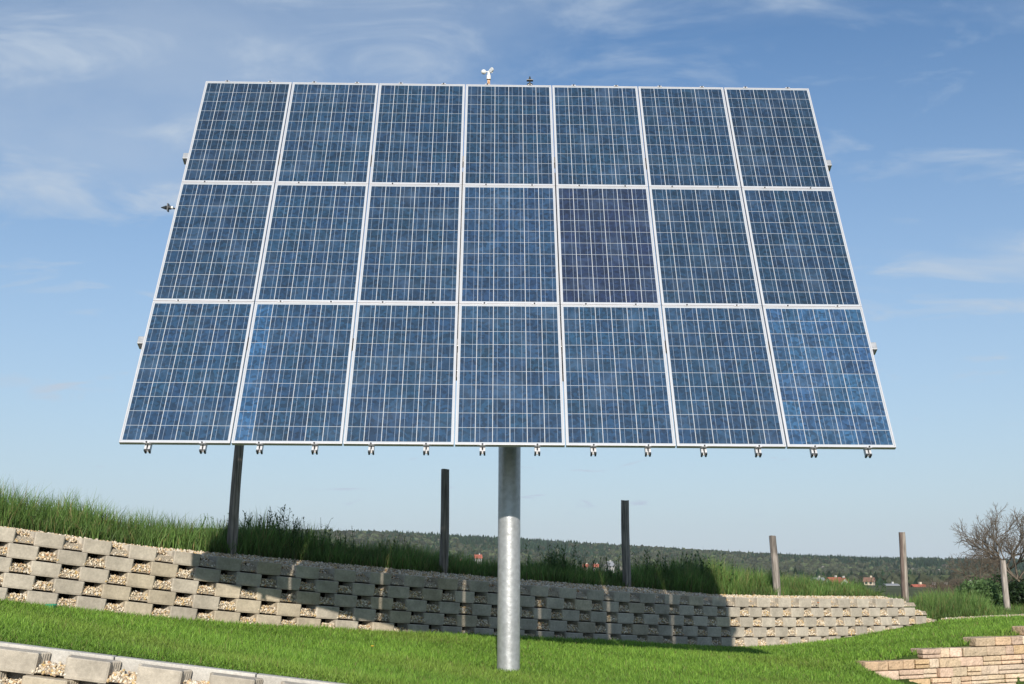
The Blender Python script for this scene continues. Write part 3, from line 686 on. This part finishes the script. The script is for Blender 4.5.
def bare_tree(loc, height, seed, lab, spread=1., trunk_frac=.25, levels=6, thick=1., cat='tree', name='bare_tree', group='leafless trees by the right edge', stems=1):
    r = np.random.default_rng(seed); segs = []; big = []
    def grow(p, d, L, rad, lev):
        n = 3; q = p
        for i in range(n):
            d = d+r.normal(0, .13, 3)+np.array([0, 0, .03]); d = d/np.linalg.norm(d); q2 = q+d*L/n
            ra, rb = rad*(1-.25*i/n), rad*(1-.25*(i+1)/n)
            (big if lev < 1 else segs).append((q, q2, ra, rb)); q = q2
            if lev >= 2 and i < n-1 and lev < levels and r.random() < .62:
                dd = d+r.normal(0, .6, 3); dd /= np.linalg.norm(dd); grow(q, dd, L*.62, rad*.42, lev+1)
        if lev >= levels: return
        k = 3 if r.random() < .55 else 2
        if lev == 0: k = 4
        ph = r.uniform(0, 6.28)
        for i in range(k):
            a = ph+i*2*math.pi/k+r.normal(0, .3); tilt = r.uniform(.35, .75)*spread
            s = np.cross(d, [math.cos(a), math.sin(a), .1]); s /= np.linalg.norm(s)
            dd = d*math.cos(tilt)+s*math.sin(tilt); grow(q, dd, L*r.uniform(.66, .86), rad*(.62 if k == 3 else .7), lev+1)
    for st in range(stems):
        d0 = np.array([r.normal(0, .08 if stems == 1 else .35), r.normal(0, .08 if stems == 1 else .35), 1]); d0 /= np.linalg.norm(d0)
        grow(np.array(loc, float)+np.array([r.normal(0, .3), r.normal(0, .3), -.3])*(stems > 1), d0, height*trunk_frac, height*.028*thick, 0)
    root = empty(name, loc, lab, cat, group)
    tubes_np(big, 'trunk', M['bark_light'] if cat == 'tree' else M['bark'], root, 7); tubes_np(segs, 'crown', M['bark'], root, 3)
    return root
def far_point(u, dist):
    r = pix_ray(u, 575); d = r[:2]/np.linalg.norm(r[:2]); p = d*dist; return (p[0], p[1], float(ground_z(p[0], p[1])))
bare_tree(far_point(1001, 88), 7.5, 5, 'tallest bare spreading tree at the right edge of the photo', 1.0, .27, 6, .75)
bare_tree(far_point(972, 80), 3.9, 12, 'smaller bare tree left of the tallest one', 1.1, .25, 6, .75)
bare_tree(far_point(1019, 84), 6.2, 21, 'bare tree cut by the right edge of the frame', 1.0, .26, 6, .75)
for i, (u, dist, h, lab) in enumerate([(938, 120, 3.1, 'leftmost brown leafless thicket below the hill at right'), (957, 125, 3.5, 'brown thicket between the leftmost thicket and the small bare tree'),
        (990, 120, 3.8, 'brown thicket behind the tallest bare tree'), (1012, 118, 3.8, 'brown thicket behind the tree at the frame edge')]):
    bare_tree(far_point(u, dist), h, 40+i, lab, 1.3, .22, 5, .55, 'bush', 'bare_bush', 'leafless thickets by the right edge', 4)
bare_tree(far_point(735, 150), 4.4, 61, 'brown leafless bush left of the short sunlit post', 1.2, .22, 5, .6, 'bush', 'bare_bush', None, 4)
def leaf_bush(loc, rx, rz, n, lab, colr, leaf=.07, seed=1, name='bush', group=None):
    r = np.random.default_rng(seed); root = empty(name, loc, lab, 'bush', group)
    L = r.normal(size=(9, 3)); L /= np.linalg.norm(L, axis=1)[:, None]; lob = L*np.array([rx, rx, rz*.5])*.55+np.array([0, 0, rz*.5])
    k = r.integers(0, 9, n); d = r.normal(size=(n, 3)); d /= np.linalg.norm(d, axis=1)[:, None]; rad = r.random(n)**.4
    C = np.array(loc)+lob[k]+d*rad[:, None]*np.array([rx*.55, rx*.55, rz*.42]); C[:, 2] = np.maximum(C[:, 2], loc[2]+.02)
    a = r.normal(size=(n, 3)); a /= np.linalg.norm(a, axis=1)[:, None]; b = np.cross(a, r.normal(size=(n, 3))); b /= np.linalg.norm(b, axis=1)[:, None]
    s = leaf*r.uniform(.6, 1.3, (n, 1)); V = np.stack([C-a*s, C+b*s*.4, C+a*s, C-b*s*.4], 1).reshape(-1, 3)
    F = (np.arange(n)*4)[:, None]+np.arange(4); col = np.repeat(np.array(colr)*r.uniform(.65, 1.4, (n, 1)), 4, axis=0)
    npmesh('foliage', V, F, M['grass'], root, tint=col)
    st = [(np.array(loc), np.array(loc)+lob[i]*1.1, .012, .004) for i in range(9)]
    tubes_np(st, 'stem', M['bark'], root, 5)
def bank_pt(u, dd):
    p = on_line(u, 600, A0+dd/abs(OUT[1])); x = p[0]+OUT[0]*dd; return (p[0], p[1], float(bank_z(x, dd)))
leaf_bush(bank_pt(984, 1.5), .55, .66, 5200, 'pale green leafy bush left of the rightmost post', (.12, .20, .07), .035, 2)
leaf_bush(bank_pt(1006, 1.35), .55, .72, 5200, 'green bush behind the rightmost post, shade painted into its dark leaves', (.022, .045, .014), .045, 3)  # leaf colour darkened in place of a shadow cast from out of frame
leaf_bush(bank_pt(1034, 1.2), .62, .66, 5200, 'green bush cut by the right frame edge, leaves coloured dark for shade', (.022, .045, .014), .045, 4)  # same painted shade: dark leaves stand for the shadow falling here

# ------------------------------------------------------------------ village houses
def ray_ground(u, v):
    r = pix_ray(u, v); t = np.linspace(60, 1900, 6000); z = ground_z(r[0]*t, r[1]*t); k = np.argmax(r[2]*t < z)
    if k == 0: k = 2500
    return np.array([r[0]*t[k], r[1]*t[k], z[k]])
def house(u, v, w, d, h, rh, yaw, wallm, roofm, lab, dist=None):
    w, d, h, rh = w*.70, d*.68, h*.55, rh*.56
    v = v+1.2 if dist and dist < 700 else v-1
    if dist and dist > 700: w, d, v = w*.62, d*.7, v+1.8
    if dist: q = far_point(u, dist); p = np.array(q); p[2] = pix_ray(u, v)[2]/np.linalg.norm(pix_ray(u, v)[:2])*dist
    else: p = ray_ground(u, v)
    root = empty('house', tuple(p), lab, 'house', 'village houses in the valley')
    root_z = p[2]; c, s = math.cos(R(yaw)), math.sin(R(yaw))
    def W(x, y, z): return Vector((p[0]+c*x-s*y, p[1]+s*x+c*y, root_z+z))
    mb = MB(); zb = -4
    P = [W(-w/2, -d/2, zb), W(w/2, -d/2, zb), W(w/2, d/2, zb), W(-w/2, d/2, zb), W(-w/2, -d/2, h), W(w/2, -d/2, h), W(w/2, d/2, h), W(-w/2, d/2, h), W(-w/2, 0, h+rh), W(w/2, 0, h+rh)]
    mb.poly(P, [(0, 1, 5, 4), (2, 3, 7, 6), (1, 2, 6, 9, 5), (3, 0, 4, 8, 7), (4, 5, 9, 8), (6, 7, 8, 9)]); mb.build('wall', wallm, root)
    mb = MB(); e = .5; sl = rh/(d/2)
    for sy in (-1, 1):
        a = [W(-w/2-e, sy*(d/2+e), h-sl*e+.05), W(w/2+e, sy*(d/2+e), h-sl*e+.05), W(w/2+e, 0, h+rh+.05), W(-w/2-e, 0, h+rh+.05)]
        mb.poly(a+[q+Vector((0, 0, .28)) for q in a], [(0, 1, 2, 3), (4, 5, 6, 7), (0, 1, 5, 4), (1, 2, 6, 5), (2, 3, 7, 6), (3, 0, 4, 7)])
    roof = mb.build('roof', roofm, root)
    mb = MB(); mb.obox(W(w*.2, d*.12, h+rh+.2), W(.8, 0, 0)-W(0, 0, 0), W(0, .8, 0)-W(0, 0, 0), (0, 0, 1.8)); mb.build('chimney', wallm, roof)
    nx = max(2, int(w/3.2))
    for k in range(nx):
        x = -w/2+w*(k+.5)/nx
        mb = MB(); mb.obox(W(x, -d/2-.03, h*.55), W(1.1, 0, 0)-W(0, 0, 0), W(0, .1, 0)-W(0, 0, 0), (0, 0, 1.3)); mb.build('window', M['glass_dark'], root)
    for sx in (-1, 1):
        mb = MB(); mb.obox(W(sx*(w/2+.03), 0, h*.75), W(.1, 0, 0)-W(0, 0, 0), W(0, 1.2, 0)-W(0, 0, 0), (0, 0, 1.3)); mb.build('window', M['glass_dark'], root)
    return p
HS = []
def hs(*a, **k): HS.append(house(*a, **k))
hs(834, 583, 9.5, 7, 2.0, 3.2, 22, M['plaster'], M['tile_red'], 'widest red roofed white house between the two right posts', dist=560)
hs(841, 584, 6, 7, 2.2, 3.2, -62, M['plaster'], M['tile_red'], 'white gabled house with red roof against the widest red roof', dist=545)
hs(818, 582, 6.5, 7, 2.6, 1.6, 15, M['plaster'], M['tile_grey'], 'white house with flat grey roof left of the widest red roof', dist=570)
hs(869, 583, 6, 6, 2.6, 2.6, -30, M['plaster_beige'], M['tile_brown'], 'beige house with brown roof right of the widest red roof', dist=580)
hs(890, 587, 8, 5, 2.2, .8, 8, M['plaster'], M['tile_grey'], 'low white house with grey roof left of the wall\'s end post', dist=540)
hs(918, 593, 6.5, 6, 3.0, 2.4, 14, M['plaster_beige'], M['tile_red'], 'house with red roof just right of the wall\'s end post', dist=420)
hs(931, 594, 4.5, 5, 3.2, 2.4, -66, M['plaster'], M['tile_brown'], 'narrow white gabled house right of the wall\'s end post', dist=415)
hs(945, 592, 5, 5, 2.6, 2.0, 30, M['plaster'], M['tile_brown'], 'white house with brown roof seen through the left thicket', dist=430)
hs(968, 590, 5, 5, 2.8, 2.0, 12, M['plaster'], M['tile_grey'], 'small white house seen behind the smaller bare tree', dist=440)
hs(997, 590, 8, 6, 3.6, 3.0, -25, M['plaster_beige'], M['tile_brown'], 'beige house seen through the tallest bare tree', dist=430)
hs(1021, 600, 3.5, 5, 4.2, 2.2, -60, M['plaster'], M['tile_brown'], 'white gable at the right edge of the frame', dist=400)
hs(478, 559, 11, 8, 2.6, 3.6, 10, M['plaster'], M['tile_red'], 'red roofed house on the hillside just left of the steel pole', dist=840)
hs(586, 568, 7, 7, 2.6, 2.6, -20, M['plaster_beige'], M['tile_red'], 'leftmost red roofed house left of the dark shaded post', dist=800)
hs(596, 568, 8, 7, 2.6, 2.8, 15, M['plaster'], M['tile_red'], 'middle red roofed house left of the dark shaded post', dist=790)
hs(610, 567, 10, 9, 2.8, 4.2, 35, M['plaster'], M['tile_grey'], 'pale barn nearest left of the dark shaded post', dist=770)
hs(461, 562, 7, 7, 2.0, 2.4, -15, M['plaster'], M['tile_brown'], 'white house with brown roof left of the steel pole, right of its post', dist=800)

# ------------------------------------------------------------------ far wood on the hill
def forest():
    IV, IF = ico(2); nv = len(IV); n = 19500
    r = np.sqrt(rng.uniform(250**2, 1580**2, n)); az = np.radians(rng.uniform(-16, 27, n)); x, y = r*np.sin(az), r*np.cos(az)
    keep = np.ones(n, bool)
    for p in HS:                                                # clearings round and in front of the houses
        rp = math.hypot(p[0], p[1]); ap = math.atan2(p[0], p[1]); w = 7/rp
        keep &= ~((np.abs(az-ap) < w) & (r < rp+8) & (r > (rp-480 if rp < 700 else rp-14))) & (np.hypot(x-p[0], y-p[1]) > 12)
    keep &= ~((r < 560) & (np.degrees(az) < 6))
    keep &= rng.random(n) < np.clip((r-200)/200, .5, 1)
    x, y, r, az = x[keep], y[keep], r[keep], az[keep]; n = len(x); z = ground_z(x, y)
    con = (np.sin(x*.012+2)+np.cos(y*.009+x*.004)+rng.normal(0, .8, n)) > .35
    R_ = np.where(con, rng.uniform(1.9, 3.0, n), rng.uniform(2.6, 4.4, n)); H = np.where(con, rng.uniform(5.5, 9.5, n), rng.uniform(4.0, 7.5, n))
    R_ = R_*np.interp(r, [250, 600], [.5, 1]); H = H*np.interp(r, [250, 600], [.34, 1])
    bump = 1+rng.normal(0, .20, (n, nv, 1)); V = IV[None]*bump
    tz = (V[:, :, 2:3]+1)/2; taper = np.where(con[:, None, None], np.clip(1.25-tz*1.15, .08, 1), 1)
    V = np.concatenate([V[:, :, :2]*taper*R_[:, None, None], tz*H[:, None, None]], 2)+np.c_[x, y, z-.8][:, None]
    gc = np.where(con[:, None], np.array([.018, .036, .018]), np.array([.050, .056, .033]))
    fresh = (~con) & (rng.random(n) < .30); gc[fresh] = (.066, .082, .040)
    white = (~con) & (rng.random(n) < .01); gc[white] = (.15, .14, .12)
    gc = gc*rng.uniform(.6, 1.5, (n, 1))
    F = (IF[None]+(np.arange(n)*nv)[:, None, None]).reshape(-1, 3)
    setp(npmesh('forest', V.reshape(-1, 3), F, M['forest'], tint=np.repeat(gc, nv, axis=0)), 'distant mixed wood covering the low hill', 'forest', kind='stuff')
forest()

# ------------------------------------------------------------------ small things in the grass
p = on_line(51, 611, A0-.62); zl = float(lawn_z(p[0], p[1]))
root = empty('sprinkler', (p[0], p[1], zl), 'small green plastic sprinkler cap in the lawn by the wall at left', 'sprinkler')
mb = MB(); mb.tube([(p[0], p[1], zl-.05), (p[0], p[1], zl+.048), (p[0], p[1], zl+.052)], [.045, .045, .040], 20); mb.build('body', M['green_plastic'], root, smooth=40)
mb = MB(); mb.tube([(p[0], p[1], zl+.052), (p[0], p[1], zl+.060), (p[0], p[1], zl+.066)], [.058, .058, .050], 20); mb.build('cap', M['green_plastic'], root, smooth=40)
def flower(p, lab, m, r=.018, h=.07):
    root = empty('flower', tuple(p), lab, 'flower'); p = Vector(p)
    mb = MB(); mb.tube([p-Vector((0, 0, .01)), p+Vector((.003, 0, h))], .002, 5, c=(.1, .2, .04)); mb.build('stem', M['grass'], root)
    mb = MB(); mb.tube([p+Vector((.003, 0, h)), p+Vector((.003, 0, h+.006)), p+Vector((.003, 0, h+.011))], [r*.5, r, r*.7], 10); mb.build('head', m, root)
for u, v, lab in [(372, 648, 'yellow dandelion in the lawn left of the steel pole'), (345, 612, None)][:1]:
    r = pix_ray(u, v); t = np.linspace(8, 20, 800); k = np.argmax(r[2]*t < lawn_z(r[0]*t, r[1]*t)+.05); flower((r[0]*t[k], r[1]*t[k], r[2]*t[k]-.055), lab, M['petal'])
q = on_line(818, 603, A0+.05); flower((q[0], q[1], q[2]-.03), 'tiny orange flower in the wall\'s top gravel at right', M['orange_petal'], .022, .03)

# ------------------------------------------------------------------ thin air haze
mb = MB(); mb.box(-2500, 2500, -2500, 2500, -30, 75)
hm = bpy.data.materials.new('haze'); hm.use_nodes = True; hn, hl = hm.node_tree.nodes, hm.node_tree.links
hn.clear(); ho = hn.new('ShaderNodeOutputMaterial'); hv = hn.new('ShaderNodeVolumePrincipled')
hv.inputs['Color'].default_value = (.82, .90, .97, 1); hv.inputs['Density'].default_value = .00011; hv.inputs['Anisotropy'].default_value = .1
hl.new(hv.outputs[0], ho.inputs['Volume'])
setp(mb.build('haze', hm), 'thin blue haze softening the far hill and village', 'haze', kind='stuff')
